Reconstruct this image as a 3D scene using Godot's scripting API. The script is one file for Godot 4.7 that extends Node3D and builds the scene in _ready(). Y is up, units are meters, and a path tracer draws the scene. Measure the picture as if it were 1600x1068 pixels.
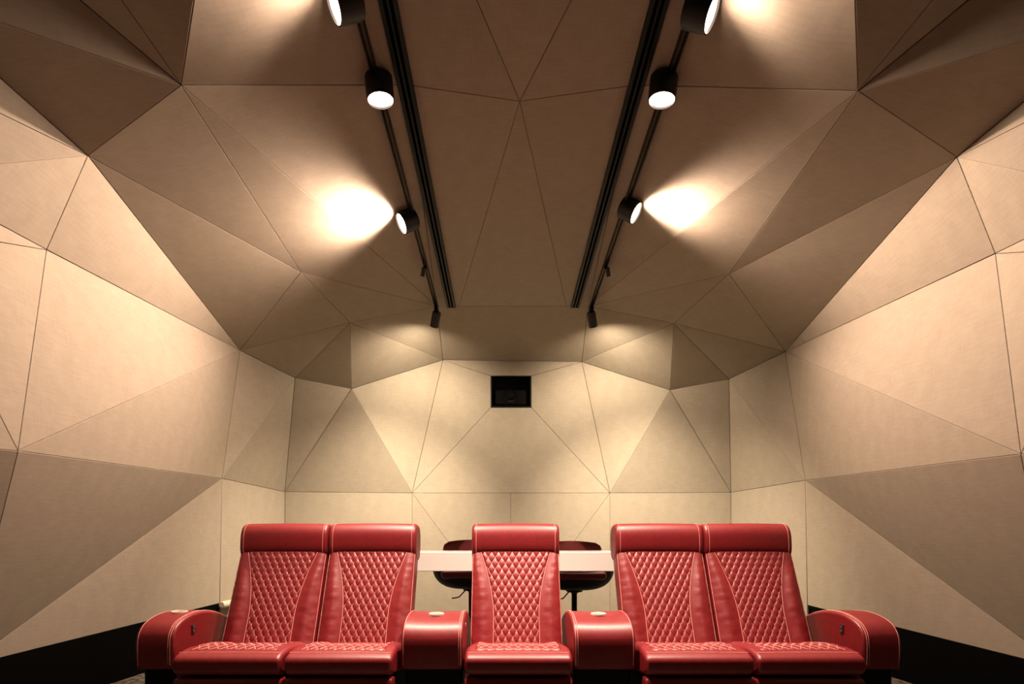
extends Node3D
# Home cinema: faceted fabric-panelled room, five red leather recliners, a white bar counter with two chairs behind.
# Metres, y up; the viewer stands at the origin looking along -z.

const ROOM_MIDDLE := Vector3(0.09, 1.7, -3.6)
# corners of the faceted lining, surveyed in metres (_l left, _r right)
const C := {
	"a_l": Vector3(-2.177, 3.060, -2.843),
	"a_r": Vector3(2.365, 3.053, -2.843),
	"b_l": Vector3(-2.518, 2.647, -2.993),
	"b_r": Vector3(2.701, 2.626, -2.993),
	"c_l": Vector3(-2.382, 1.491, -2.665),
	"c_r": Vector3(2.530, 1.475, -2.665),
	"e_l": Vector3(-2.549, 2.858, -5.247),
	"e_r": Vector3(2.710, 2.845, -5.247),
	"g_l": Vector3(-2.722, 1.623, -5.247),
	"g_r": Vector3(2.848, 1.595, -5.152),
	"h_l": Vector3(-2.747, 0.420, -5.247),
	"h_r": Vector3(2.873, 0.413, -5.152),
	"i_l": Vector3(-2.240, 2.758, -5.822),
	"i_r": Vector3(2.404, 2.744, -5.822),
	"j_l": Vector3(-2.579, 1.584, -6.391),
	"j_r": Vector3(2.662, 1.576, -6.391),
	"P_l": Vector3(-1.719, 2.720, -6.115),
	"P_r": Vector3(1.863, 2.706, -6.115),
	"m_l": Vector3(-1.083, 1.569, -6.391),
	"m_r": Vector3(1.241, 1.569, -6.391),
	"n_l": Vector3(-0.722, 3.133, -6.391),
	"n_r": Vector3(0.910, 3.110, -6.391),
	"Q_l": Vector3(-1.506, 3.149, -5.312),
	"Q_r": Vector3(1.656, 3.143, -5.312),
	"r_l": Vector3(-1.622, 3.172, -4.337),
	"r_r": Vector3(1.791, 3.157, -4.337),
	"s_l": Vector3(-0.677, 3.381, -5.478),
	"s_r": Vector3(0.844, 3.381, -5.478),
	"t_l": Vector3(-0.526, 3.508, -2.939),
	"t_r": Vector3(0.716, 3.508, -2.939),
	"o": Vector3(0.086, 3.502, -3.041),
	"bn_l": Vector3(-0.523, 3.553, -2.031),
	"bn_r": Vector3(0.722, 3.553, -2.031),
	"y_l": Vector3(-0.306, 3.553, -2.031),
	"y_r": Vector3(0.495, 3.553, -2.031),
	"q_l": Vector3(-0.458, 3.381, -5.478),
	"q_r": Vector3(0.625, 3.381, -5.478),
	"hub_l": Vector3(-1.544, 3.227, -2.599),
	"hub_r": Vector3(1.691, 3.199, -2.599),
	"x1_l": Vector3(-1.071, 3.515, -2.000),
	"x1_r": Vector3(1.275, 3.515, -2.000),
	"x2_l": Vector3(-1.757, 3.544, -2.024),
	"x2_r": Vector3(1.981, 3.544, -2.024),
	"x3_l": Vector3(-2.169, 3.574, -2.048),
	"x3_r": Vector3(2.330, 3.574, -2.048),
	"w_l": Vector3(-2.443, 3.284, -2.191),
	"w_r": Vector3(2.557, 3.206, -2.191),
	"u1_l": Vector3(-2.455, 2.994, -2.225),
	"u1_r": Vector3(2.518, 2.965, -2.225),
	"u2_l": Vector3(-2.481, 2.575, -2.249),
	"u2_r": Vector3(2.545, 2.495, -2.249),
	"u3_l": Vector3(-2.495, 2.362, -2.261),
	"u3_r": Vector3(2.559, 2.277, -2.261),
	"c2_l": Vector3(-2.418, 1.454, -2.191),
	"c2_r": Vector3(2.479, 1.405, -2.191),
	"v1_l": Vector3(-2.941, 0.362, -2.962),
	"v1_r": Vector3(3.038, 0.352, -2.962),
	"winTL": Vector3(-0.158, 2.945, -6.391),
	"winTR": Vector3(0.316, 2.945, -6.391),
	"winBL": Vector3(-0.158, 2.576, -6.391),
	"winBR": Vector3(0.316, 2.576, -6.391),
	"mc": Vector3(0.075, 1.569, -6.391),
	"g0_l": Vector3(-2.747, 0.000, -5.247),
	"g0_r": Vector3(2.873, 0.000, -5.152),
	"j0_l": Vector3(-2.579, 0.000, -6.391),
	"j0_r": Vector3(2.662, 0.000, -6.391),
	"m0_l": Vector3(-1.083, 0.000, -6.391),
	"m0_r": Vector3(1.241, 0.000, -6.391),
	"mc0": Vector3(0.075, 0.000, -6.391),
}

var M := {}
var used := {}

# ---------------------------------------------------------------- mesh building
class MB:
	var v := PackedVector3Array()
	var n := PackedVector3Array()
	var uv := PackedVector2Array()
	var idx := PackedInt32Array()

	func tri_i(a: int, b: int, c: int, nrm: Vector3) -> void:
		var g := (v[b] - v[a]).cross(v[c] - v[a])
		idx.append(a)
		if g.dot(nrm) > 0.0:
			idx.append(c); idx.append(b)
		else:
			idx.append(b); idx.append(c)

	func poly(pts: Array, nrm: Vector3) -> void:
		var up := Vector3.UP if absf(nrm.y) < 0.9 else Vector3.FORWARD
		var ax := up.cross(nrm).normalized()
		var ay := nrm.cross(ax).normalized()
		var base := v.size()
		for p: Vector3 in pts:
			v.append(p); n.append(nrm); uv.append(Vector2(p.dot(ax), -p.dot(ay)))
		for i in range(1, pts.size() - 1):
			tri_i(base, base + i, base + i + 1, nrm)

	# rows of points; wrap joins the last column to the first; out: a direction the surface faces, or zero for closed shapes
	func sheet(rows: Array, wrap := false, out := Vector3.ZERO) -> void:
		var base := v.size()
		var nr := rows.size()
		var nc: int = rows[0].size()
		var mid := Vector3.ZERO
		for r: PackedVector3Array in rows:
			for p in r:
				mid += p
		mid /= float(nr * nc)
		var ns := PackedVector3Array()
		var sum := 0.0
		for i in nr:
			var along := 0.0
			for j in nc:
				var p: Vector3 = rows[i][j]
				var jl := j - 1
				var jr := j + 1
				if wrap:
					jl = (j - 1 + nc) % nc
					jr = (j + 1) % nc
				else:
					jl = maxi(jl, 0)
					jr = mini(jr, nc - 1)
				var du: Vector3 = rows[i][jr] - rows[i][jl]
				var dv: Vector3 = rows[mini(i + 1, nr - 1)][j] - rows[maxi(i - 1, 0)][j]
				var q := du.cross(dv)
				q = q.normalized() if q.length_squared() > 1e-18 else (p - mid).normalized()
				ns.append(q)
				sum += q.dot(out) if out != Vector3.ZERO else q.dot(p - mid)
				v.append(p)
				uv.append(Vector2(along, 0.0))
				if j < nc - 1:
					along += du.length() * 0.5
		var s := -1.0 if sum < 0.0 else 1.0
		for q in ns:
			n.append(q * s)
		# v coordinate runs down the first column
		var down := 0.0
		for i in nr:
			for j in nc:
				uv[base + i * nc + j].y = down
			if i < nr - 1:
				down += (rows[i + 1][nc / 2] - rows[i][nc / 2]).length()
		var cols := nc if wrap else nc - 1
		for i in nr - 1:
			for j in cols:
				var a := base + i * nc + j
				var b := base + i * nc + (j + 1) % nc
				var c := base + (i + 1) * nc + (j + 1) % nc
				var d := base + (i + 1) * nc + j
				tri_i(a, b, c, n[a] + n[b] + n[c])
				tri_i(a, c, d, n[a] + n[c] + n[d])

	func tube(pts: PackedVector3Array, rad: float, sides := 6, closed := false) -> void:
		var rows := []
		var cnt := pts.size()
		if cnt < 2:
			return
		var prev := Vector3.ZERO
		for i in cnt:
			var t: Vector3
			if closed:
				t = (pts[(i + 1) % cnt] - pts[(i - 1 + cnt) % cnt]).normalized()
			else:
				t = (pts[mini(i + 1, cnt - 1)] - pts[maxi(i - 1, 0)]).normalized()
			var a := prev
			if a == Vector3.ZERO:
				a = Vector3.UP if absf(t.y) < 0.8 else Vector3.RIGHT
			a = (a - t * a.dot(t)).normalized()
			prev = a
			var b := t.cross(a)
			var r := PackedVector3Array()
			for k in sides:
				var w := TAU * k / sides
				r.append(pts[i] + (a * cos(w) + b * sin(w)) * rad)
			rows.append(r)
		if closed:
			rows.append(rows[0].duplicate())
		# normals straight from the ring
		var base := v.size()
		for i in rows.size():
			var ctr: Vector3 = pts[i % cnt]
			for k in sides:
				v.append(rows[i][k]); n.append((rows[i][k] - ctr).normalized()); uv.append(Vector2(float(k) / sides * rad * TAU, i * 0.01))
		for i in rows.size() - 1:
			for k in sides:
				var a2 := base + i * sides + k
				var b2 := base + i * sides + (k + 1) % sides
				tri_i(a2, b2, b2 + sides, n[a2] + n[b2])
				tri_i(a2, b2 + sides, a2 + sides, n[a2] + n[b2])
		if not closed and sides > 3:
			poly(Array(rows[0]), (pts[0] - pts[1]).normalized())
			poly(Array(rows[-1]), (pts[-1] - pts[-2]).normalized())

	# profile points (radius, height) spun round the axis through at, along dir
	func lathe(prof: Array, at: Vector3, dir: Vector3, seg := 32) -> void:
		var t := dir.normalized()
		var a := Vector3.UP if absf(t.y) < 0.8 else Vector3.RIGHT
		a = (a - t * a.dot(t)).normalized()
		var b := t.cross(a)
		for i in prof.size() - 1:
			var p: Vector2 = prof[i]
			var q: Vector2 = prof[i + 1]
			var slope := (q - p)
			if slope.length() < 1e-6:
				continue
			var nn := Vector2(slope.y, -slope.x).normalized()
			var base := v.size()
			for k in seg:
				var w := TAU * k / seg
				var e := a * cos(w) + b * sin(w)
				for s: Vector2 in [p, q]:
					v.append(at + e * s.x + t * s.y); n.append((e * nn.x + t * nn.y).normalized()); uv.append(Vector2(w * 0.05, s.y))
			for k in seg:
				var k2 := (k + 1) % seg
				var nv: Vector3 = n[base + 2 * k] + n[base + 2 * k2]
				tri_i(base + 2 * k, base + 2 * k2, base + 2 * k2 + 1, nv)
				tri_i(base + 2 * k, base + 2 * k2 + 1, base + 2 * k + 1, nv)

	# box with chamfered edges
	func box(ctr: Vector3, size: Vector3, bev := 0.004, bs := Basis.IDENTITY) -> void:
		var h := size * 0.5
		bev = minf(bev, minf(h.x, minf(h.y, h.z)) * 0.9)
		for axis in 3:
			for s in [-1.0, 1.0]:
				var u := (axis + 1) % 3
				var w := (axis + 2) % 3
				var pts := []
				for q in [[-1, -1], [1, -1], [1, 1], [-1, 1]]:
					var p := Vector3.ZERO
					p[axis] = s * h[axis]
					p[u] = q[0] * (h[u] - bev)
					p[w] = q[1] * (h[w] - bev)
					pts.append(ctr + bs * p)
				var nn := Vector3.ZERO
				nn[axis] = s
				poly(pts, bs * nn)
		for axis in 3:
			var u := (axis + 1) % 3
			var w := (axis + 2) % 3
			for su in [-1.0, 1.0]:
				for sw in [-1.0, 1.0]:
					var pts := []
					for q in [[-1, 0], [1, 0], [1, 1], [-1, 1]]:
						var p := Vector3.ZERO
						p[axis] = q[0] * (h[axis] - bev)
						p[u] = su * (h[u] - (bev if q[1] else 0.0))
						p[w] = sw * (h[w] - (0.0 if q[1] else bev))
						pts.append(ctr + bs * p)
					var nn := Vector3.ZERO
					nn[u] = su
					nn[w] = sw
					poly(pts, bs * nn.normalized())
		for sx in [-1.0, 1.0]:
			for sy in [-1.0, 1.0]:
				for sz in [-1.0, 1.0]:
					var s3 := Vector3(sx, sy, sz)
					var pts := []
					for a in 3:
						var p := s3 * (h - Vector3.ONE * bev)
						p[a] = s3[a] * h[a]
						pts.append(ctr + bs * p)
					poly(pts, bs * s3.normalized())

	# a closed outline (z, y) drawn out along x with rounded ends; kind reshapes it (seat, arm, bolster)
	func loft_x(prof: PackedVector2Array, x0: float, x1: float, rad: float, inner := 1, kind := "") -> void:
		var cnt := prof.size()
		var area := 0.0
		for i in cnt:
			area += prof[i].cross(prof[(i + 1) % cnt])
		var sg := 1.0 if area > 0.0 else -1.0
		var nm := PackedVector2Array()
		for i in cnt:
			var d := (prof[(i + 1) % cnt] - prof[(i - 1 + cnt) % cnt]).normalized()
			nm.append(Vector2(d.y, -d.x) * sg)
		var steps := []
		for k in 6:
			var w := PI * 0.5 * k / 5.0
			steps.append(Vector2(x0 + rad * (1.0 - cos(w)), rad * (1.0 - sin(w))))
		for k in range(1, inner):
			steps.append(Vector2(lerpf(x0 + rad, x1 - rad, float(k) / inner), 0.0))
		for k in 6:
			var w := PI * 0.5 * (5 - k) / 5.0
			steps.append(Vector2(x1 - rad * (1.0 - cos(w)), rad * (1.0 - sin(w))))
		var rows := []
		for s: Vector2 in steps:
			var r := PackedVector3Array()
			for i in cnt:
				var p := prof[i] - nm[i] * s.y
				var q := Vector3(s.x, p.y, p.x)
				r.append(reshape(q, kind, x0, x1))
			rows.append(r)
		sheet(rows, true)
		poly(Array(rows[0]), Vector3.LEFT)
		poly(Array(rows[-1]), Vector3.RIGHT)

	static func seat_crown(x: float, z: float) -> float:
		var u := absf(x) / 0.262
		return 0.010 * (1.0 - u * u) * smoothstep(0.34, 0.1, z) + 0.012 * smoothstep(0.55, 0.8, u) * smoothstep(0.98, 0.85, u) * smoothstep(0.25, 0.05, z)

	static func seat_fall(z: float) -> float:
		return -0.17 * maxf(0.0, 0.20 - z)

	static func reshape(p: Vector3, kind: String, x0: float, x1: float) -> Vector3:
		var u := (p.x - (x0 + x1) * 0.5) / ((x1 - x0) * 0.5)
		if kind == "seat":
			p.y += seat_crown(p.x, p.z) * smoothstep(0.448, 0.5, p.y) + seat_fall(p.z)
		elif kind == "arm" and p.y > 0.56:
			p.y -= 0.004 * (1.0 - u * u) * (1.0 if x1 - x0 > 0.25 else -1.0)
		elif kind == "bolster":
			p.y += 0.004 * (1.0 - u * u)
		return p

	func mesh() -> ArrayMesh:
		var a := []
		a.resize(Mesh.ARRAY_MAX)
		a[Mesh.ARRAY_VERTEX] = v
		a[Mesh.ARRAY_NORMAL] = n
		a[Mesh.ARRAY_TEX_UV] = uv
		a[Mesh.ARRAY_INDEX] = idx
		var m := ArrayMesh.new()
		m.add_surface_from_arrays(Mesh.PRIMITIVE_TRIANGLES, a)
		return m

# ---------------------------------------------------------------- node helpers
func numbered(called: String) -> String:
	if not used.has(called):
		used[called] = 0
		return called
	used[called] += 1
	return "%s_%03d" % [called, used[called]]

func part(called: String, mb: MB, mat: Material, parent: Node) -> MeshInstance3D:
	var o := MeshInstance3D.new()
	o.mesh = mb.mesh()
	o.material_override = mat
	o.name = called
	parent.add_child(o, true)
	return o

func thing(called: String, label: String, category: String, at := Vector3.ZERO, group := "") -> Node3D:
	var o := Node3D.new()
	o.name = numbered(called)
	add_child(o)
	o.position = at
	tag(o, label, category, group)
	return o

func tag(o: Node, label: String, category: String, group := "") -> void:
	o.set_meta("label", label)
	o.set_meta("category", category)
	if group != "":
		o.set_meta("group", group)

func structure(called: String, mb: MB, mat: Material, label: String) -> MeshInstance3D:
	var o := part(called, mb, mat, self)
	o.set_meta("kind", "structure")
	o.set_meta("label", label)
	return o

func sup(c: Vector2, h: Vector2, p: float, cnt: int, turn := 0.0) -> PackedVector2Array:
	var out := PackedVector2Array()
	for i in cnt:
		var w := TAU * i / cnt
		var q := Vector2(h.x * signf(cos(w)) * pow(absf(cos(w)), 2.0 / p), h.y * signf(sin(w)) * pow(absf(sin(w)), 2.0 / p))
		out.append(c + q.rotated(turn))
	return out

func smooth_line(pts: PackedVector2Array, each := 6) -> PackedVector2Array:
	var out := PackedVector2Array()
	var cnt := pts.size()
	for i in cnt - 1:
		for k in each:
			out.append(pts[i].cubic_interpolate(pts[i + 1], pts[maxi(i - 1, 0)], pts[mini(i + 2, cnt - 1)], float(k) / each))
	out.append(pts[cnt - 1])
	return out

# ---------------------------------------------------------------- materials
func noise(freq: float, seed_: int, kind := FastNoiseLite.TYPE_SIMPLEX_SMOOTH, oct := 3) -> FastNoiseLite:
	var f := FastNoiseLite.new()
	f.noise_type = kind
	f.frequency = freq
	f.seed = seed_
	f.fractal_octaves = oct
	return f

func plain(col: Color, rough: float, metal := 0.0, spec := 0.5) -> StandardMaterial3D:
	var m := StandardMaterial3D.new()
	m.albedo_color = col
	m.roughness = rough
	m.metallic = metal
	m.metallic_specular = spec
	return m

func make_materials() -> void:
	# linen-like wall fabric: slubs along the weave and a faint mottle
	var size := 1024
	var slub := noise(0.05, 11)
	var mott := noise(0.006, 12)
	var si := slub.get_seamless_image(size / 8, size)
	si.resize(size, size, Image.INTERPOLATE_CUBIC)
	var si2 := noise(0.05, 21).get_seamless_image(size, size / 8)
	si2.resize(size, size, Image.INTERPOLATE_CUBIC)
	var mi := mott.get_seamless_image(size, size)
	var img := Image.create(size, size, true, Image.FORMAT_RGB8)
	var bump := Image.create(size, size, true, Image.FORMAT_RGB8)
	for y in size:
		for x in size:
			var a := si.get_pixel(x, y).r - 0.5
			var b := si2.get_pixel(x, y).r - 0.5
			var c := mi.get_pixel(x, y).r - 0.5
			var t := 0.95 + 0.05 * a + 0.03 * b + 0.04 * c
			img.set_pixel(x, y, Color(t, t, t))
			var h := 0.5 + 0.35 * a + 0.3 * b + (0.08 if (x + y) % 2 == 0 else 0.0)
			bump.set_pixel(x, y, Color(h, h, h))
	img.generate_mipmaps()
	bump.bump_map_to_normal_map(2.0)
	var fab_tex := ImageTexture.create_from_image(img)
	var fab_nrm := ImageTexture.create_from_image(bump)
	for i in 3:
		var f := StandardMaterial3D.new()
		f.albedo_texture = fab_tex
		f.albedo_color = [Color(0.60, 0.56, 0.50), Color(0.594, 0.554, 0.495), Color(0.606, 0.566, 0.505)][i]
		f.normal_enabled = true
		f.normal_texture = fab_nrm
		f.normal_scale = 0.12
		f.roughness = 0.95
		f.metallic_specular = 0.25
		f.uv1_scale = Vector3(1.1, 1.1, 1.1)
		M["fabric%d" % i] = f
	M.backing = plain(Color(0.30, 0.25, 0.19), 0.95)
	M.plaster = plain(Color(0.55, 0.51, 0.44), 0.9)
	# leather: pebbled grain
	var li := noise(0.03, 5, FastNoiseLite.TYPE_CELLULAR, 2).get_seamless_image(512, 512)
	li.convert(Image.FORMAT_RGB8)
	li.bump_map_to_normal_map(3.0)
	var grain := ImageTexture.create_from_image(li)
	var tone := noise(0.008, 6).get_seamless_image(512, 512)
	tone.convert(Image.FORMAT_RGB8)
	for y in 512:
		for x in 512:
			var t := 0.88 + 0.12 * tone.get_pixel(x, y).r
			tone.set_pixel(x, y, Color(t, t, t))
	var leather := StandardMaterial3D.new()
	leather.albedo_color = Color(0.49, 0.082, 0.11)
	leather.albedo_texture = ImageTexture.create_from_image(tone)
	leather.normal_enabled = true
	leather.normal_texture = grain
	leather.normal_scale = 0.18
	leather.roughness = 0.44
	leather.metallic_specular = 0.55
	leather.uv1_scale = Vector3(6, 6, 6)
	M.leather = leather
	M.maroon = plain(Color(0.36, 0.06, 0.08), 0.5)
	M.thread = plain(Color(0.86, 0.58, 0.55), 0.7)
	M.black = plain(Color(0.014, 0.013, 0.014), 0.5, 0.0, 0.3)
	M.rail = plain(Color(0.010, 0.010, 0.011), 0.36, 0.0, 0.25)
	M.groove = plain(Color(0.006, 0.006, 0.006), 0.9, 0.0, 0.1)
	M.brass = plain(Color(0.55, 0.42, 0.24), 0.35, 1.0)
	M.grey_metal = plain(Color(0.10, 0.105, 0.11), 0.45, 0.3)
	M.steel = plain(Color(0.86, 0.84, 0.82), 0.28, 1.0)
	M.cup = plain(Color(0.86, 0.82, 0.77), 0.35, 0.25)
	M.white = plain(Color(0.90, 0.89, 0.87), 0.18)
	M.plinth = plain(Color(0.008, 0.008, 0.009), 0.7, 0.0, 0.15)
	M.screen_black = plain(Color(0.006, 0.006, 0.007), 0.3)
	M.mark = plain(Color(0.30, 0.30, 0.31), 0.5)
	M.pale = plain(Color(0.72, 0.68, 0.60), 0.5)
	M.plate = plain(Color(0.20, 0.06, 0.06), 0.4)
	# carpet
	var ca := noise(0.02, 31).get_seamless_image(512, 512)
	var cb := noise(0.25, 32, FastNoiseLite.TYPE_SIMPLEX, 2).get_seamless_image(512, 512)
	var ci := Image.create(512, 512, true, Image.FORMAT_RGB8)
	var ch := Image.create(512, 512, true, Image.FORMAT_RGB8)
	for y in 512:
		for x in 512:
			var p := smoothstep(0.35, 0.65, ca.get_pixel(x, y).r) * 0.7 + 0.3 * cb.get_pixel(x, y).r
			ci.set_pixel(x, y, Color(0.20, 0.175, 0.15).lerp(Color(0.50, 0.46, 0.42), p))
			var g := cb.get_pixel(x, y).r
			ch.set_pixel(x, y, Color(g, g, g))
	ci.generate_mipmaps()
	ch.bump_map_to_normal_map(6.0)
	var carpet := StandardMaterial3D.new()
	carpet.albedo_texture = ImageTexture.create_from_image(ci)
	carpet.normal_enabled = true
	carpet.normal_texture = ImageTexture.create_from_image(ch)
	carpet.roughness = 1.0
	carpet.uv1_scale = Vector3(1.6, 1.6, 1.6)
	M.carpet = carpet

func glow(col: Color, k: float) -> StandardMaterial3D:
	var m := plain(Color(0.9, 0.88, 0.85), 0.4)
	m.emission_enabled = true
	m.emission = col
	m.emission_energy_multiplier = k
	return m

# ---------------------------------------------------------------- the room
var panel_count := 0

func panel(names: Array, parent: Node, mat: Material = null, extra := 0.0) -> void:
	var pts := []
	for q in names:
		pts.append(C[q] if q is String else q)
	var nrm := Vector3.ZERO
	var mid := Vector3.ZERO
	var cnt := pts.size()
	for i in cnt:
		nrm += (pts[i] - pts[0]).cross(pts[(i + 1) % cnt] - pts[0])
		mid += pts[i]
	mid /= cnt
	nrm = nrm.normalized()
	if nrm.dot(ROOM_MIDDLE - mid) < 0.0:
		nrm = -nrm
	var rings := []
	for lay in [Vector2(0.0013, -0.014), Vector2(0.0013, -0.0025), Vector2(0.002, -0.001), Vector2(0.0038, 0.0)]:
		var r := []
		for i in cnt:
			var p: Vector3 = pts[i]
			var e0: Vector3 = (p - pts[(i - 1 + cnt) % cnt]).normalized()
			var e1: Vector3 = (pts[(i + 1) % cnt] - p).normalized()
			var in0 := nrm.cross(e0).normalized()
			var in1 := nrm.cross(e1).normalized()
			if in0.dot(mid - p) < 0.0: in0 = -in0
			if in1.dot(mid - p) < 0.0: in1 = -in1
			var bis := (in0 + in1)
			var k: float = lay.x / maxf(0.12, 1.0 + in0.dot(in1)) 
			r.append(p + bis * k + nrm * (lay.y + extra))
		rings.append(r)
	var mb := MB.new()
	mb.poly(rings[3], nrm)
	for k in 3:
		for i in cnt:
			var j := (i + 1) % cnt
			var a: Vector3 = rings[k][i]
			var b: Vector3 = rings[k][j]
			var c: Vector3 = rings[k + 1][j]
			var d: Vector3 = rings[k + 1][i]
			var s := (b - a).cross(d - a).normalized()
			if s.dot(a + b - 2.0 * mid) < 0.0 and s.dot(nrm) < 0.3: s = -s
			if s.dot(nrm) < -0.01: s = -s
			mb.poly([a, b, c, d], s)
	mb.poly(rings[0], -nrm)
	if mat == null:
		mat = M["fabric%d" % (panel_count % 3)]
	panel_count += 1
	part("panel", mb, mat, parent)

func backing(list: Array, parent: Node) -> void:
	var mb := MB.new()
	for names: Array in list:
		var pts := []
		var mid := Vector3.ZERO
		for q in names:
			var p: Vector3 = C[q] if q is String else q
			pts.append(p)
			mid += p
		mid /= pts.size()
		var nrm: Vector3 = Vector3.ZERO
		for i in pts.size():
			nrm += (pts[i] - pts[0]).cross(pts[(i + 1) % pts.size()] - pts[0])
		nrm = nrm.normalized()
		if nrm.dot(ROOM_MIDDLE - mid) < 0.0:
			nrm = -nrm
		for i in pts.size():
			pts[i] -= nrm * 0.016
		mb.poly(pts, nrm)
	part("backing", mb, M.backing, parent)

func build_room() -> void:
	var mb := MB.new()
	mb.box(Vector3(0.09, -0.075, -2.4), Vector3(7.0, 0.15, 9.0), 0.001)
	structure("floor", mb, M.carpet, "mottled grey brown carpet floor")
	mb = MB.new()
	mb.box(Vector3(0.09, 3.85, -2.4), Vector3(7.0, 0.15, 9.0), 0.001)
	var ceil := structure("ceiling", mb, M.plaster, "faceted ceiling lined with beige fabric panels")
	mb = MB.new()
	mb.box(Vector3(-3.22, 1.88, -2.4), Vector3(0.2, 3.75, 8.9), 0.001)
	var wl := structure("wall_left", mb, M.plaster, "faceted left wall lined with beige fabric panels")
	mb = MB.new()
	mb.box(Vector3(3.36, 1.88, -2.4), Vector3(0.2, 3.75, 8.9), 0.001)
	var wr := structure("wall_right", mb, M.plaster, "faceted right wall lined with beige fabric panels")
	mb = MB.new()
	# back wall with an opening for the projector port
	var z := -6.62
	var a: Vector3 = C.winTL
	var b: Vector3 = C.winBR
	mb.box(Vector3((-3.12 + a.x) / 2, 1.88, z), Vector3(a.x + 3.12, 3.75, 0.3), 0.001)
	mb.box(Vector3((3.26 + b.x) / 2, 1.88, z), Vector3(3.26 - b.x, 3.75, 0.3), 0.001)
	mb.box(Vector3((a.x + b.x) / 2, b.y / 2, z), Vector3(b.x - a.x, b.y, 0.3), 0.001)
	mb.box(Vector3((a.x + b.x) / 2, (a.y + 3.75) / 2, z), Vector3(b.x - a.x, 3.75 - a.y, 0.3), 0.001)
	var wb := structure("wall_back", mb, M.plaster, "faceted back wall lined with beige fabric panels")
	mb = MB.new()
	mb.box(Vector3(0.09, 1.88, 1.95), Vector3(6.4, 3.75, 0.2), 0.001)
	structure("wall_front", mb, M.plinth, "dark front wall")

	var left := []
	var right := []
	for s in ["_l", "_r"]:
		var zf := 1.84
		var x: float = -2.75 if s == "_l" else 2.88
		var lst := [
			["b", "a", "e"], ["b", "e", "c"], ["c", "e", "g"], ["c", "g", "v1"], ["g", "h", "v1"],
			["a", "u1", "w"], ["a", "b", "u2"], ["a", "u2", "u1"], ["b", "u3", "u2"], ["b", "c", "u3"], ["c", "c2", "u3"], ["c", "v1", "c2"]]
		var full := []
		for t in lst:
			var f := []
			for q in t: f.append(q + s)
			full.append(f)
		var v2 := Vector3(x * 1.06, 0.36, zf)
		full.append(["v1" + s, v2, "c2" + s])
		full.append(["c2" + s, v2, Vector3(x, 1.5, zf)])
		full.append(["c2" + s, Vector3(x, 1.5, zf), "u3" + s])
		full.append(["u3" + s, Vector3(x, 1.5, zf), Vector3(x, 2.6, zf)])
		full.append(["u3" + s, Vector3(x, 2.6, zf), "u1" + s, "u2" + s])
		full.append(["u1" + s, Vector3(x, 2.6, zf), Vector3(x, 3.34, zf), "w" + s])
		var parent: Node = wl if s == "_l" else wr
		for f in full: panel(f, parent)
		backing(full, parent)

	var back := []
	for s in ["_l", "_r"]:
		for t in [["i", "P", "j"], ["P", "m", "j"], ["P", "n", "m"], ["e", "i", "g"], ["i", "j", "g"], ["g", "j", "j0", "g0"], ["j", "m", "m0", "j0"]]:
			var f := []
			for q in t: f.append(q + s)
			back.append(f)
	back.append(["n_l", "winTL", "winBL", "m_l"])
	back.append(["n_r", "winTR", "winBR", "m_r"])
	back.append(["n_l", "n_r", "winTR", "winTL"])
	back.append(["winBL", "winBR", "m_r", "m_l"])
	for s in ["_l", "_r"]:
		back.append(["m" + s, "mc", "mc0"])
		back.append(["m" + s, "mc0", "m0" + s])
	for f in back: panel(f, wb)
	backing(back, wb)

	var top := []
	for s in ["_l", "_r"]:
		for t in [["hub", "x1", "bn", "t"], ["hub", "t", "s"], ["hub", "s", "r"], ["hub", "r", "a"], ["a", "r", "e"], ["e", "r", "Q"],
			["r", "s", "Q"], ["Q", "s", "n"], ["Q", "n", "P"], ["Q", "P", "i"], ["Q", "i", "e"], ["hub", "a", "w"], ["hub", "w", "x3"], ["hub", "x3", "x2"], ["hub", "x2", "x1"]]:
			var f := []
			for q in t: f.append(q + s)
			top.append(f)
		top.append(["o", "t" + s, "bn" + s, "y" + s])
		top.append(["o", "t" + s, "s" + s, "q" + s])
		var x: float = -2.75 if s == "_l" else 2.88
		top.append(["bn" + s, "x1" + s, Vector3(x * 0.4, 3.7, 1.84), Vector3(x * 0.22, 3.7, 1.84)])
		top.append(["x1" + s, "x2" + s, "x3" + s, Vector3(x * 0.8, 3.6, 1.84), Vector3(x * 0.4, 3.7, 1.84)])
		top.append(["x3" + s, "w" + s, Vector3(x, 3.34, 1.84), Vector3(x * 0.8, 3.6, 1.84)])
	top.append(["o", "y_l", "y_r"])
	top.append(["o", "q_l", "q_r"])
	top.append(["s_l", "s_r", "n_r", "n_l"])
	top.append(["bn_l", "bn_r", Vector3(2.88 * 0.22, 3.7, 1.84), Vector3(-2.75 * 0.22, 3.7, 1.84)])
	for f in top: panel(f, ceil)
	backing(top, ceil)

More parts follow.
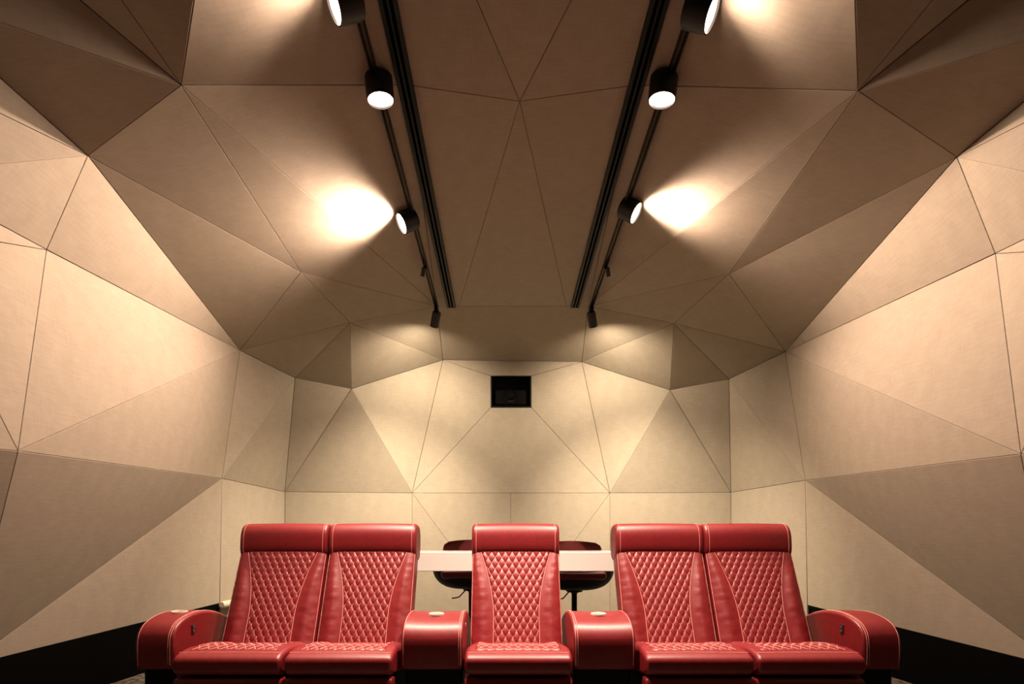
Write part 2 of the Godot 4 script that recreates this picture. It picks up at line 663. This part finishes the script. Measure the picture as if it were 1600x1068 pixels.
	# black skirting under the side walls
	for s in ["_l", "_r"]:
		var sg := -1.0 if s == "_l" else 1.0
		var h: Vector3 = C["h" + s]
		var v1: Vector3 = C["v1" + s]
		var v2 := Vector3(sg * 2.93 + 0.07, 0.36, 1.8)
		mb = MB.new()
		for seg in [[h, v1, 0.42], [v1, v2, 0.0]]:
			var p: Vector3 = seg[0]
			var q: Vector3 = seg[1]
			var lo := p + Vector3(sg * 0.015, -p.y, seg[2])
			var lq := q + Vector3(sg * 0.015, -q.y, 0.0)
			var nrm := (q - p).cross(Vector3.UP).normalized()
			if nrm.x * sg > 0.0: nrm = -nrm
			var th := Vector3(sg * 0.05, 0, 0)
			mb.poly([p, q, lq, lo], nrm)
			mb.poly([p + th, q + th, lq + th, lo + th], -nrm)
			mb.poly([p, q, q + th, p + th], Vector3.UP)
			mb.poly([p, lo, lo + th, p + th], Vector3(0, 0, -1))
		var o := structure("baseboard_left" if s == "_l" else "baseboard_right", mb, M.plinth, "tall black skirting under the %s wall" % ("left" if s == "_l" else "right"))

# ---------------------------------------------------------------- tracks and lamps
func ceil_y(z: float) -> float:
	return 3.53 - 0.05 * (-z - 2.49)

func build_tracks() -> void:
	for side in [-1, 1]:
		var xb := -0.533 if side < 0 else 0.711
		var word: String = "left" if side < 0 else "right"
		var z0 := 1.4
		var z1 := -5.478
		# wide black rail
		var r := thing("ceiling_rail", "wide black rail along the ceiling, %s of the middle strip" % word, "rail", Vector3(xb, ceil_y(-2.0), -2.0), "black ceiling rails")
		var tilt := Basis(Vector3.RIGHT, -atan(0.05))
		var mid := Vector3(0, (ceil_y(z0) + ceil_y(z1)) / 2 - ceil_y(-2.0), (z0 + z1) / 2 + 2.0)
		var ln := (z0 - z1) * 1.00125
		var mb := MB.new()
		for q in [-0.032, 0.032]:
			mb.box(mid + Vector3(q, -0.008, 0), Vector3(0.021, 0.03, ln), 0.002, tilt)
		part("flange", mb, M.rail, r)
		mb = MB.new()
		mb.box(mid + Vector3(0, -0.008, 0), Vector3(0.046, 0.02, ln), 0.001, tilt)
		part("channel", mb, M.groove, r)
		mb = MB.new()
		mb.box(mid + Vector3(0, -0.0185, 0), Vector3(0.012, 0.004, ln), 0.001, tilt)
		part("runner", mb, M.rail, r)
		# thin lighting track
		var xt := -0.668 if side < 0 else 0.857
		var drop := 0.062
		var t := thing("lighting_track", "thin black lighting track carrying spotlights, %s half of the ceiling" % word, "light track", Vector3(xt, ceil_y(-2.0) - drop, -2.0), "lighting tracks")
		z1 = -5.42
		mid = Vector3(0, (ceil_y(z0) + ceil_y(z1)) / 2 - ceil_y(-2.0), (z0 + z1) / 2 + 2.0)
		ln = (z0 - z1) * 1.00125
		mb = MB.new()
		for q in [-0.0125, 0.0125]:
			mb.box(mid + Vector3(q, 0, 0), Vector3(0.009, 0.034, ln), 0.0015, tilt)
		mb.box(mid + Vector3(0, 0.008, 0), Vector3(0.018, 0.018, ln), 0.001, tilt)
		part("profile", mb, M.rail, t)
		mb = MB.new()
		for q in [-0.0035, 0.0035]:
			mb.box(mid + Vector3(q, -0.002, 0), Vector3(0.0016, 0.003, ln), 0.0003, tilt)
		part("conductor", mb, M.brass, t)
		for zz in [-1.0, -2.8, -4.6]:
			mb = MB.new()
			mb.box(Vector3(0, ceil_y(zz) - ceil_y(-2.0) + 0.021, zz + 2.0), Vector3(0.02, 0.012, 0.05), 0.001)
			part("bracket", mb, M.rail, t)

func lamp(at: Vector3, aim: Vector3, rad: float, length: float, energy: float, col: Color, angle: float, label: String, face_glow: float, mount: Vector3) -> void:
	var dir := aim.normalized()
	var o := thing("track_spotlight", label, "spotlight", at, "track spotlights")
	# at is the middle of the drum
	var mb := MB.new()
	var h := length / 2
	mb.lathe([Vector2(0.0, -h), Vector2(rad - 0.008, -h), Vector2(rad, -h + 0.008), Vector2(rad, h - 0.002), Vector2(rad - 0.002, h), Vector2(rad - 0.006, h), Vector2(rad - 0.006, h - 0.012)], Vector3.ZERO, dir, 40)
	part("drum", mb, M.grey_metal, o)
	mb = MB.new()
	mb.lathe([Vector2(rad - 0.006, h - 0.012), Vector2(0.0, h - 0.012)], Vector3.ZERO, dir, 40)
	mb.n.fill(dir)
	part("lamp_lens", mb, glow(col, face_glow), o)
	# bracket from the drum up to the track
	var top := mount - at
	mb = MB.new()
	mb.tube(PackedVector3Array([-dir * h * 0.3, top + Vector3(0, -0.02, 0)]), minf(0.012, rad * 0.5), 10)
	part("arm", mb, M.rail, o)
	mb = MB.new()
	mb.box(top + Vector3(0, -0.012, 0), Vector3(0.034 if rad > 0.02 else 0.02, 0.03, 0.11 if rad > 0.02 else 0.05), 0.003)
	part("adapter", mb, M.rail, o)
	var l := SpotLight3D.new()
	l.name = "spotlight_beam"
	o.add_child(l)
	l.position = dir * (h + 0.004)
	l.look_at_from_position(o.position + l.position, o.position + l.position + dir, Vector3.UP)
	l.light_energy = energy
	l.light_color = col
	l.light_size = rad * 0.8
	l.spot_angle = angle
	l.spot_angle_attenuation = 1.0
	l.spot_range = 12.0
	l.spot_attenuation = 2.0
	l.shadow_enabled = true

func build_lamps() -> void:
	var warm := Color(1.0, 0.865, 0.77)
	var soft := Color(1.0, 0.91, 0.79)
	# face: the middle of the glowing lens; aim: where it points
	var list := [
		[-1, Vector3(-0.745, 3.385, -2.37), Vector3(-0.82, -0.48, 0.28), 4.5, 60.0, "nearest glowing spotlight on the left track, cut by the picture's top edge"],
		[-1, Vector3(-0.650, 3.360, -2.86), Vector3(0.08, -0.97, -0.09), 41.0, 38.0, "middle glowing spotlight on the left track, facing the viewer"],
		[-1, Vector3(-0.748, 3.330, -3.94), Vector3(-0.79, -0.53, 0.31), 35.0, 68.0, "third glowing spotlight on the left track, turned towards the side wall"],
		[1, Vector3(0.922, 3.385, -2.41), Vector3(0.82, -0.48, 0.28), 4.0, 60.0, "nearest glowing spotlight on the right track, cut by the picture's top edge"],
		[1, Vector3(0.828, 3.360, -2.86), Vector3(-0.08, -0.97, -0.09), 41.0, 38.0, "middle glowing spotlight on the right track, facing the viewer"],
		[1, Vector3(0.928, 3.335, -3.82), Vector3(0.79, -0.58, 0.28), 29.0, 60.0, "third glowing spotlight on the right track, turned towards the side wall"]]
	for q in list:
		var d: Vector3 = q[2].normalized()
		var mid: Vector3 = q[1] - d * 0.06
		var m := Vector3(-0.668 if q[0] < 0 else 0.857, ceil_y(mid.z) - 0.084, mid.z)
		lamp(mid, d, 0.072, 0.12, q[3], warm, q[4], q[5], 30.0, m)
	for side in [-1, 1]:
		var mt := Vector3(-0.668 if side < 0 else 0.857, ceil_y(-4.6) - 0.082, -4.6)
		var dt := Vector3(side * 0.25, -0.87, -0.42).normalized()
		lamp(mt + Vector3(side * 0.012, -0.028, 0.02) + dt * 0.02, dt, 0.017, 0.075, 66.0, soft, 40.0, "tiny black spotlight clipped part way along the %s track" % ("left" if side < 0 else "right"), 60.0, mt)
		var me := Vector3(-0.668 if side < 0 else 0.857, ceil_y(-5.36) - 0.084, -5.36)
		var de := Vector3(side * 0.26, -0.80, -0.54).normalized()
		lamp(me + Vector3(0, -0.05, 0) + de * 0.05, de, 0.042, 0.15, 9.0, soft, 80.0, "small black spotlight at the far end of the %s track, facing the back wall" % ("left" if side < 0 else "right"), 25.0, me)

# ---------------------------------------------------------------- recliners
const BACK_T := Vector3(0, 0.911, -0.412)
const BACK_N := Vector3(0, 0.412, 0.911)
const BACK_O := Vector3(0, 0.40, -0.165)
const HW := 0.264

func quilt_half(t: float) -> float:
	return 0.128 + (0.070 * pow(maxf(0.0, (t - 0.2) / 0.37), 1.7) if t > 0.2 else 0.0)

func back_n(x: float, t: float) -> float:
	var u := minf(absf(x) / HW, 1.0)
	var q := quilt_half(t)
	return 0.07 * pow(maxf(0.0, 1.0 - pow(u, 6.0)), 1.0 / 6.0) + 0.024 * smoothstep(q - 0.004, q + 0.075, absf(x)) * (1.0 - 0.7 * smoothstep(0.72, 1.0, u))

func back_point(x: float, t: float, nn: float) -> Vector3:
	return BACK_O + Vector3(x, 0, 0) + BACK_T * t + BACK_N * nn

func puff(a: float, b: float) -> float:
	return pow(absf(sin(PI * a)) * absf(sin(PI * b)), 0.42)

func seat_top(x: float, z: float) -> float:
	var u := minf(absf(z - 0.065) / 0.27, 1.0)
	return 0.448 + 0.066 * pow(maxf(0.0, 1.0 - pow(u, 3.6)), 1.0 / 3.6) + MB.seat_crown(x, z) + MB.seat_fall(z)

func arm_profile() -> PackedVector2Array:
	var raw := PackedVector2Array([Vector2(0.20, 0.40), Vector2(0.205, 0.46), Vector2(0.205, 0.53), Vector2(0.192, 0.58), Vector2(0.150, 0.622), Vector2(0.07, 0.648), Vector2(-0.02, 0.657), Vector2(-0.12, 0.652), Vector2(-0.22, 0.632), Vector2(-0.32, 0.598), Vector2(-0.40, 0.556), Vector2(-0.44, 0.51), Vector2(-0.45, 0.40)])
	return smooth_line(raw, 5)

func build_arm(parent: Node, called: String, x0: float, x1: float, seams: Array, cup: bool) -> MeshInstance3D:
	var prof := arm_profile()
	var mb := MB.new()
	mb.loft_x(prof, x0, x1, 0.014, 8, "arm")
	var arm := part(called, mb, M.leather, parent)
	for sx: float in seams:
		mb = MB.new()
		var line := PackedVector3Array()
		for i in range(2, prof.size() - 2):
			var d := (prof[i + 1] - prof[i - 1]).normalized()
			var nn := Vector2(-d.y, d.x)
			if nn.y < 0.0 and absf(d.y) < 0.9: nn = -nn
			if absf(d.y) >= 0.9 and nn.x * (prof[i].x + 0.12) < 0.0: nn = -nn
			var p: Vector2 = prof[i] + nn * 0.001
			line.append(MB.reshape(Vector3(sx, p.y, p.x), "arm", x0, x1))
		mb.tube(line, 0.0017, 5)
		part("seam", mb, M.thread, arm)
	if cup:
		var cx := (x0 + x1) * 0.5
		var at := Vector3(cx, 0.6545 if x1 - x0 > 0.25 else 0.661, 0.02 if x1 - x0 > 0.25 else -0.01)
		mb = MB.new()
		mb.lathe([Vector2(0.030, -0.004), Vector2(0.033, 0.003), Vector2(0.037, 0.005), Vector2(0.041, 0.003), Vector2(0.042, -0.006)], at, Vector3.UP, 36)
		mb.lathe([Vector2(0.0, -0.003), Vector2(0.031, -0.003)], at, Vector3.UP, 36)
		part("cup_holder", mb, M.cup, arm)
	return arm

func make_recliner(label: String) -> Node3D:
	var o := thing("recliner", label, "recliner", Vector3.ZERO, "red leather recliners")
	var wr := noise(14.0, 77)
	# base
	var mb := MB.new()
	mb.box(Vector3(0, 0.20, 0.0), Vector3(0.50, 0.36, 0.52), 0.01)
	part("base", mb, M.black, o)
	# foot rest panel
	mb = MB.new()
	mb.loft_x(sup(Vector2(0.285, 0.245), Vector2(0.045, 0.14), 5.0, 40), -0.262, 0.262, 0.016, 4)
	part("foot_rest", mb, M.leather, o)
	# seat
	mb = MB.new()
	mb.loft_x(sup(Vector2(0.065, 0.448), Vector2(0.27, 0.066), 3.6, 96), -0.262, 0.262, 0.022, 20, "seat")
	var seat := part("seat_cushion", mb, M.leather, o)
	# quilted top of the seat
	var rows := []
	var pa := 0.046
	var pb := 0.075
	for i in 61:
		var r := PackedVector3Array()
		var z := lerpf(-0.12, 0.262, i / 60.0)
		for j in 97:
			var x := lerpf(-0.215, 0.215, j / 96.0)
			var edge := smoothstep(0.215, 0.205, absf(x)) * smoothstep(0.262, 0.252, z)
			r.append(Vector3(x, seat_top(x, z) - 0.002 + edge * (0.003 + 0.005 * puff(x / pa + z / pb, x / pa - z / pb)), z))
		rows.append(r)
	mb = MB.new()
	mb.sheet(rows, false, Vector3.UP)
	var sq := part("quilted_panel", mb, M.leather, seat)
	mb = MB.new()
	for s in [-1.0, 1.0]:
		for k in range(-10, 11):
			var line := PackedVector3Array()
			for i in 49:
				var z := lerpf(-0.12, 0.258, i / 48.0)
				var x: float = (k + s * z / pb) * pa
				if absf(x) < 0.208:
					line.append(Vector3(x, seat_top(x, z) + 0.0026, z))
			mb.tube(line, 0.0017, 4)
	var seam := PackedVector3Array()
	for j in 41:
		var x := lerpf(-0.25, 0.25, j / 40.0)
		seam.append(Vector3(x, seat_top(x, 0.285) + 0.0008, 0.285))
	mb.tube(seam, 0.0014, 4)
	part("stitching", mb, M.thread, seat).set_meta("kind", "stuff")

	# backrest
	rows = []
	var nt := 40
	for i in nt + 11:
		var t := 0.0
		var sh := 0.0
		if i < 5:
			var w := PI * 0.5 * i / 5.0
			t = 0.02 * (1.0 - cos(w)); sh = 0.02 * (1.0 - sin(w))
		elif i > nt + 5:
			var w := PI * 0.5 * (nt + 10 - i) / 5.0
			t = 0.63 - 0.02 * (1.0 - cos(w)); sh = 0.02 * (1.0 - sin(w))
		else:
			t = lerpf(0.02, 0.61, (i - 5) / float(nt))
		var r := PackedVector3Array()
		for j in 61:
			var x := HW * sin(lerpf(-PI / 2, PI / 2, j / 60.0))
			var nn := back_n(x, t) + 0.0035 * wr.get_noise_2d(x * 0.5, t * 1.6) * smoothstep(quilt_half(t) + 0.01, quilt_half(t) + 0.05, absf(x))
			r.append(back_point(x * (1.0 - sh / HW), t, nn * (1.0 - sh / 0.08)))
		for j in range(1, 24):
			var x := HW * sin(lerpf(PI / 2, -PI / 2, j / 24.0))
			r.append(back_point(x * (1.0 - sh / HW), t, -0.08 * pow(maxf(0.0, 1.0 - pow(absf(x / HW), 6.0)), 1.0 / 6.0) * (1.0 - sh / 0.08)))
		rows.append(r)
	mb = MB.new()
	mb.sheet(rows, true)
	mb.poly(Array(rows[0]), -BACK_T)
	mb.poly(Array(rows[-1]), BACK_T)
	var back := part("backrest", mb, M.leather, o)
	# quilted inset
	rows = []
	pa = 0.0415
	pb = 0.075
	var off := 0.5
	for i in 169:
		var t := lerpf(0.03, 0.60, i / 168.0)
		var q := quilt_half(t)
		var r := PackedVector3Array()
		for j in 105:
			var x := lerpf(-q, q, j / 104.0)
			var edge := smoothstep(q, q - 0.008, absf(x))
			r.append(back_point(x, t, back_n(x, t) - 0.001 + edge * (0.002 + 0.007 * puff(x / pa + t / pb + off, x / pa - t / pb + off))))
		rows.append(r)
	mb = MB.new()
	mb.sheet(rows, false, BACK_N)
	part("quilted_panel", mb, M.leather, back)
	mb = MB.new()
	for s in [-1.0, 1.0]:
		for k in range(-17, 18):
			var line := PackedVector3Array()
			for i in 115:
				var t := lerpf(0.03, 0.60, i / 114.0)
				var x: float = (k + 0.5 + s * t / pb) * pa
				if absf(x) < quilt_half(t) - 0.002:
					line.append(back_point(x, t, back_n(x, t) + 0.0022))
			mb.tube(line, 0.0013, 3)
	for s in [-1.0, 1.0]:
		var line := PackedVector3Array()
		var rim := PackedVector3Array()
		for i in 61:
			var t := lerpf(0.02, 0.60, i / 60.0)
			var x: float = s * (quilt_half(t) + 0.003)
			line.append(back_point(x, t, back_n(x, t) + 0.0012))
			var xe: float = s * (HW - 0.006)
			rim.append(back_point(xe, t, back_n(xe, t) + 0.0008))
		mb.tube(line, 0.0018, 4)
		mb.tube(rim, 0.0016, 4)
	part("stitching", mb, M.thread, back).set_meta("kind", "stuff")
	# head bolster
	var prof := sup(Vector2(-0.445, 1.030), Vector2(0.098, 0.116), 2.7, 72, 0.10)
	mb = MB.new()
	mb.loft_x(prof, -HW - 0.003, HW + 0.003, 0.022, 12, "bolster")
	var head := part("headrest", mb, M.leather, o)
	for sx in [-1.0, 1.0]:
		mb = MB.new()
		var line := PackedVector3Array()
		for i in 72:
			var d: Vector2 = prof[i] - Vector2(-0.445, 1.030)
			var p: Vector2 = prof[i] + d.normalized() * 0.0006
			line.append(Vector3(sx * (HW - 0.024), p.y + 0.004 * (1.0 - pow((HW - 0.024) / HW, 2.0)), p.x))
		mb.tube(line, 0.0015, 4, true)
		part("seam", mb, M.thread, head)
	return o

func build_recliners() -> void:
	var z := -2.95
	var proto := make_recliner("leftmost red leather recliner, next to the left armrest")
	var xs := [-1.342, -0.802, 0.069, 0.944, 1.484]
	var labels := ["", "second red leather recliner from the left, beside the bright centre console", "single red leather recliner in the middle between two consoles", "fourth red leather recliner from the left, right of the right console", "rightmost red leather recliner, next to the right armrest"]
	proto.position = Vector3(xs[0], 0, z)
	var all := [proto]
	for i in range(1, 5):
		var c: Node3D = proto.duplicate()
		c.name = numbered("recliner")
		add_child(c)
		c.position = Vector3(xs[i], 0, z)
		c.set_meta("label", labels[i])
		all.append(c)
	# outer arms belong to the outer recliners
	for side in [-1, 1]:
		var own: Node3D = all[0] if side < 0 else all[4]
		var x0 := -0.522 if side < 0 else 0.330
		var x1 := x0 + 0.192
		var inner := x1 if side < 0 else x0
		var outer := x0 if side < 0 else x1
		var arm := build_arm(own, "armrest", x0, x1, [inner + side * 0.016, inner + side * 0.026, outer - side * 0.014], side < 0)
		var mb := MB.new()
		mb.box(Vector3((x0 + x1) / 2, 0.205, -0.13), Vector3(0.165, 0.40, 0.58), 0.01)
		part("arm_base", mb, M.black, own)
		mb = MB.new()
		mb.box(Vector3(inner - side * 0.001, 0.575, 0.03), Vector3(0.006, 0.052, 0.030), 0.002)
		var plate := part("control_plate", mb, M.plate, arm)
		for q in [-0.011, 0.011]:
			mb = MB.new()
			mb.box(Vector3(inner - side * 0.005, 0.575 + q, 0.03), Vector3(0.004, 0.014, 0.012), 0.001)
			part("button", mb, M.mark, plate)
	# consoles between the seats
	for side in [-1, 1]:
		var cx := -0.366 if side < 0 else 0.5065
		var c := thing("armrest_console", "wide red leather armrest console with cup holder, %s of the middle recliner" % ("left" if side < 0 else "right"), "armrest", Vector3(cx, 0, z), "armrest consoles")
		var hw := 0.157
		var arm := build_arm(c, "cover", -hw, hw, [-hw + 0.012, hw - 0.012] + ([hw - 0.022] if side < 0 else [-hw + 0.022]), true)
		var mb := MB.new()
		mb.box(Vector3(0, 0.205, -0.14), Vector3(0.29, 0.40, 0.56), 0.008)
		part("base", mb, M.black, c)
		if side < 0:
			mb = MB.new()
			mb.lathe([Vector2(0.0, 0.006), Vector2(0.008, 0.005), Vector2(0.011, 0.0)], Vector3(hw, 0.60, 0.04), Vector3.RIGHT, 20)
			part("button", mb, M.steel, arm)

# ---------------------------------------------------------------- bar and chairs
func build_bar() -> void:
	var o := thing("bar_counter", "glossy white bar counter behind the recliners", "counter", Vector3(0.08, 0, -4.2))
	var mb := MB.new()
	mb.box(Vector3(0, 0.882, 0), Vector3(2.4, 0.142, 0.40), 0.004)
	part("counter_top", mb, M.white, o)
	for s in [-1, 1]:
		mb = MB.new()
		mb.box(Vector3(s * 1.08, 0.406, 0), Vector3(0.09, 0.81, 0.32), 0.004)
		part("leg", mb, M.white, o)
	bar_chair(Vector3(-0.286, 0, -4.72), "maroon swivel bar chair with black shell, behind the counter's left half", 0.0)
	bar_chair(Vector3(0.607, 0, -4.72), "maroon swivel bar chair with black shell, behind the counter's right half", -0.012)

func bar_chair(at: Vector3, label: String, dy: float) -> void:
	var o := thing("bar_chair", label, "chair", at, "swivel bar chairs")
	# shell: a shallow rounded bowl
	var mb := MB.new()
	var rows := []
	for i in 15:
		var w := i / 14.0
		var r := PackedVector3Array()
		var sc := pow(sin(w * PI * 0.5), 0.55)
		var y := lerpf(0.615, 0.79, pow(1.0 - cos(w * PI * 0.5), 0.9)) + dy
		for k in 48:
			var a := TAU * k / 48
			r.append(Vector3(0.325 * sc * signf(cos(a)) * pow(absf(cos(a)), 0.62), y, 0.27 * sc * signf(sin(a)) * pow(absf(sin(a)), 0.62)))
		rows.append(r)
	mb.sheet(rows, true, Vector3.DOWN)
	mb.poly(Array(rows[-1]), Vector3.UP)
	part("shell", mb, M.black, o)
	# seat cushion
	mb = MB.new()
	mb.loft_x(sup(Vector2(0.03, 0.755 + dy), Vector2(0.25, 0.048), 3.5, 56), -0.235, 0.235, 0.03, 6)
	part("seat_cushion", mb, M.maroon, o)
	# curved back
	rows = []
	for i in 13:
		var v := i / 12.0
		var r := PackedVector3Array()
		var y := lerpf(0.74, 1.036, v) + dy
		var hwid := 0.26 if v < 0.75 else 0.26 - 0.055 * (1.0 - sqrt(maxf(0.0, 1.0 - pow((v - 0.75) / 0.25, 2.0))))
		for j in 25:
			var u := lerpf(-1.0, 1.0, j / 24.0)
			r.append(Vector3(u * hwid, y - 0.016 * u * u * v, -0.20 + 0.13 * u * u - 0.06 * v))
		for j in 25:
			var u := lerpf(1.0, -1.0, j / 24.0)
			r.append(Vector3(u * hwid * 1.01, y - 0.016 * u * u * v, -0.24 + 0.13 * u * u - 0.06 * v))
		rows.append(r)
	mb = MB.new()
	mb.sheet(rows, true)
	for j in 24:
		var top: PackedVector3Array = rows[-1]
		mb.poly([top[j], top[j + 1], top[48 - j], top[49 - j]], Vector3.UP)
	part("backrest", mb, M.maroon, o)
	# column, hub, lever, foot disc
	mb = MB.new()
	mb.lathe([Vector2(0.075, 0.63), Vector2(0.07, 0.60), Vector2(0.03, 0.59), Vector2(0.024, 0.58), Vector2(0.024, 0.30), Vector2(0.032, 0.30), Vector2(0.032, 0.03)], Vector3(0, dy, 0), Vector3.UP, 28)
	part("column", mb, M.black, o)
	mb = MB.new()
	mb.lathe([Vector2(0.032, 0.045), Vector2(0.06, 0.03), Vector2(0.20, 0.02), Vector2(0.23, 0.012), Vector2(0.23, 0.0)], Vector3.ZERO, Vector3.UP, 36)
	part("foot", mb, M.black, o)
	mb = MB.new()
	mb.tube(PackedVector3Array([Vector3(-0.04, 0.61 + dy, 0.02), Vector3(-0.075, 0.575 + dy, 0.04), Vector3(-0.10, 0.548 + dy, 0.05), Vector3(-0.125, 0.54 + dy, 0.05), Vector3(-0.165, 0.535 + dy, 0.05)]), 0.006, 8)
	part("lever", mb, M.black, o)

# ---------------------------------------------------------------- projector port and small things
func build_port() -> void:
	var tl: Vector3 = C.winTL
	var br: Vector3 = C.winBR
	var mid := (tl + br) / 2
	var w := br.x - tl.x
	var h := tl.y - br.y
	var o := Node3D.new()
	o.name = "window_1"
	add_child(o)
	o.position = mid
	o.set_meta("kind", "structure")
	o.set_meta("label", "black recessed projector window high in the back wall")
	var mb := MB.new()
	for s in [-1, 1]:
		mb.box(Vector3(s * (w / 2 - 0.006), 0, -0.14), Vector3(0.012, h, 0.30), 0.001)
		mb.box(Vector3(0, s * (h / 2 - 0.006), -0.14), Vector3(w - 0.024, 0.012, 0.30), 0.001)
	part("frame", mb, M.screen_black, o)
	mb = MB.new()
	mb.box(Vector3(0, 0, -0.285), Vector3(w - 0.02, h - 0.02, 0.01), 0.001)
	part("back_board", mb, M.groove, o)
	mb = MB.new()
	mb.box(Vector3(0, 0, -0.03), Vector3(w - 0.024, h - 0.024, 0.006), 0.0005)
	var glass := StandardMaterial3D.new()
	glass.albedo_color = Color(0.02, 0.02, 0.022, 0.25)
	glass.transparency = BaseMaterial3D.TRANSPARENCY_ALPHA
	glass.roughness = 0.05
	glass.metallic_specular = 0.2
	part("pane", mb, glass, o)
	var p := thing("projector", "black projector behind the glass of the wall port", "projector", mid + Vector3(0, -h / 2 + 0.012, -0.17))
	mb = MB.new()
	mb.box(Vector3(0, 0.125, 0), Vector3(0.40, 0.20, 0.20), 0.02)
	part("body", mb, M.screen_black, p)
	mb = MB.new()
	mb.lathe([Vector2(0.0, 0.0), Vector2(0.045, 0.004), Vector2(0.055, 0.02), Vector2(0.06, 0.02), Vector2(0.06, -0.02)], Vector3(0, 0.16, 0.10), Vector3.BACK, 32)
	part("lens", mb, M.screen_black, p)
	mb = MB.new()
	for q in [[-0.022, 0.012], [-0.007, 0.012], [0.008, 0.009], [0.022, 0.014]]:
		mb.box(Vector3(q[0], 0.075, 0.1015), Vector3(q[1], 0.012, 0.003), 0.0005)
	part("logo", mb, M.mark, p)
	mb = MB.new()
	mb.lathe([Vector2(0.0, 0.004), Vector2(0.005, 0.003), Vector2(0.006, 0.0)], Vector3(0.165, 0.06, 0.10), Vector3.BACK, 12)
	part("indicator", mb, M.mark, p)
	for s in [-0.15, 0.15]:
		mb = MB.new()
		mb.lathe([Vector2(0.018, 0.026), Vector2(0.018, 0.0), Vector2(0.0, 0.0)], Vector3(s, 0, 0), Vector3.UP, 16)
		part("foot", mb, M.screen_black, p)
	# pale pipe end low in the left back corner
	var e := thing("wall_pipe", "short pale rounded pipe low on the wall beside the left skirting", "pipe", Vector3(-2.688, 0.41, -5.30))
	mb = MB.new()
	mb.lathe([Vector2(0.0, -0.10), Vector2(0.026, -0.10), Vector2(0.034, -0.09), Vector2(0.034, 0.50), Vector2(0.026, 0.51), Vector2(0.0, 0.51)], Vector3.ZERO, Vector3(0.147, 0, -0.99), 24)
	part("tube", mb, M.pale, e)

func _ready() -> void:
	# camera: level, shifted lens
	var cam := Camera3D.new()
	cam.name = "camera"
	add_child(cam)
	cam.position = Vector3(0, 1.08, 0)
	var f := 850.0
	var near := 0.05
	cam.set_frustum(2.0 * near * 534.0 / f, Vector2(12.0 / f, 301.0 / f) * near, near, 60.0)
	cam.current = true
	var we := WorldEnvironment.new()
	var env := Environment.new()
	env.background_mode = Environment.BG_COLOR
	env.background_color = Color(0, 0, 0)
	env.tonemap_mode = Environment.TONE_MAPPER_LINEAR
	env.tonemap_exposure = 0.50
	env.sdfgi_enabled = true
	env.ssao_enabled = true
	env.ssil_enabled = true
	we.environment = env
	add_child(we)
	make_materials()
	build_room()
	build_tracks()
	build_lamps()
	build_recliners()
	build_bar()
	build_port()
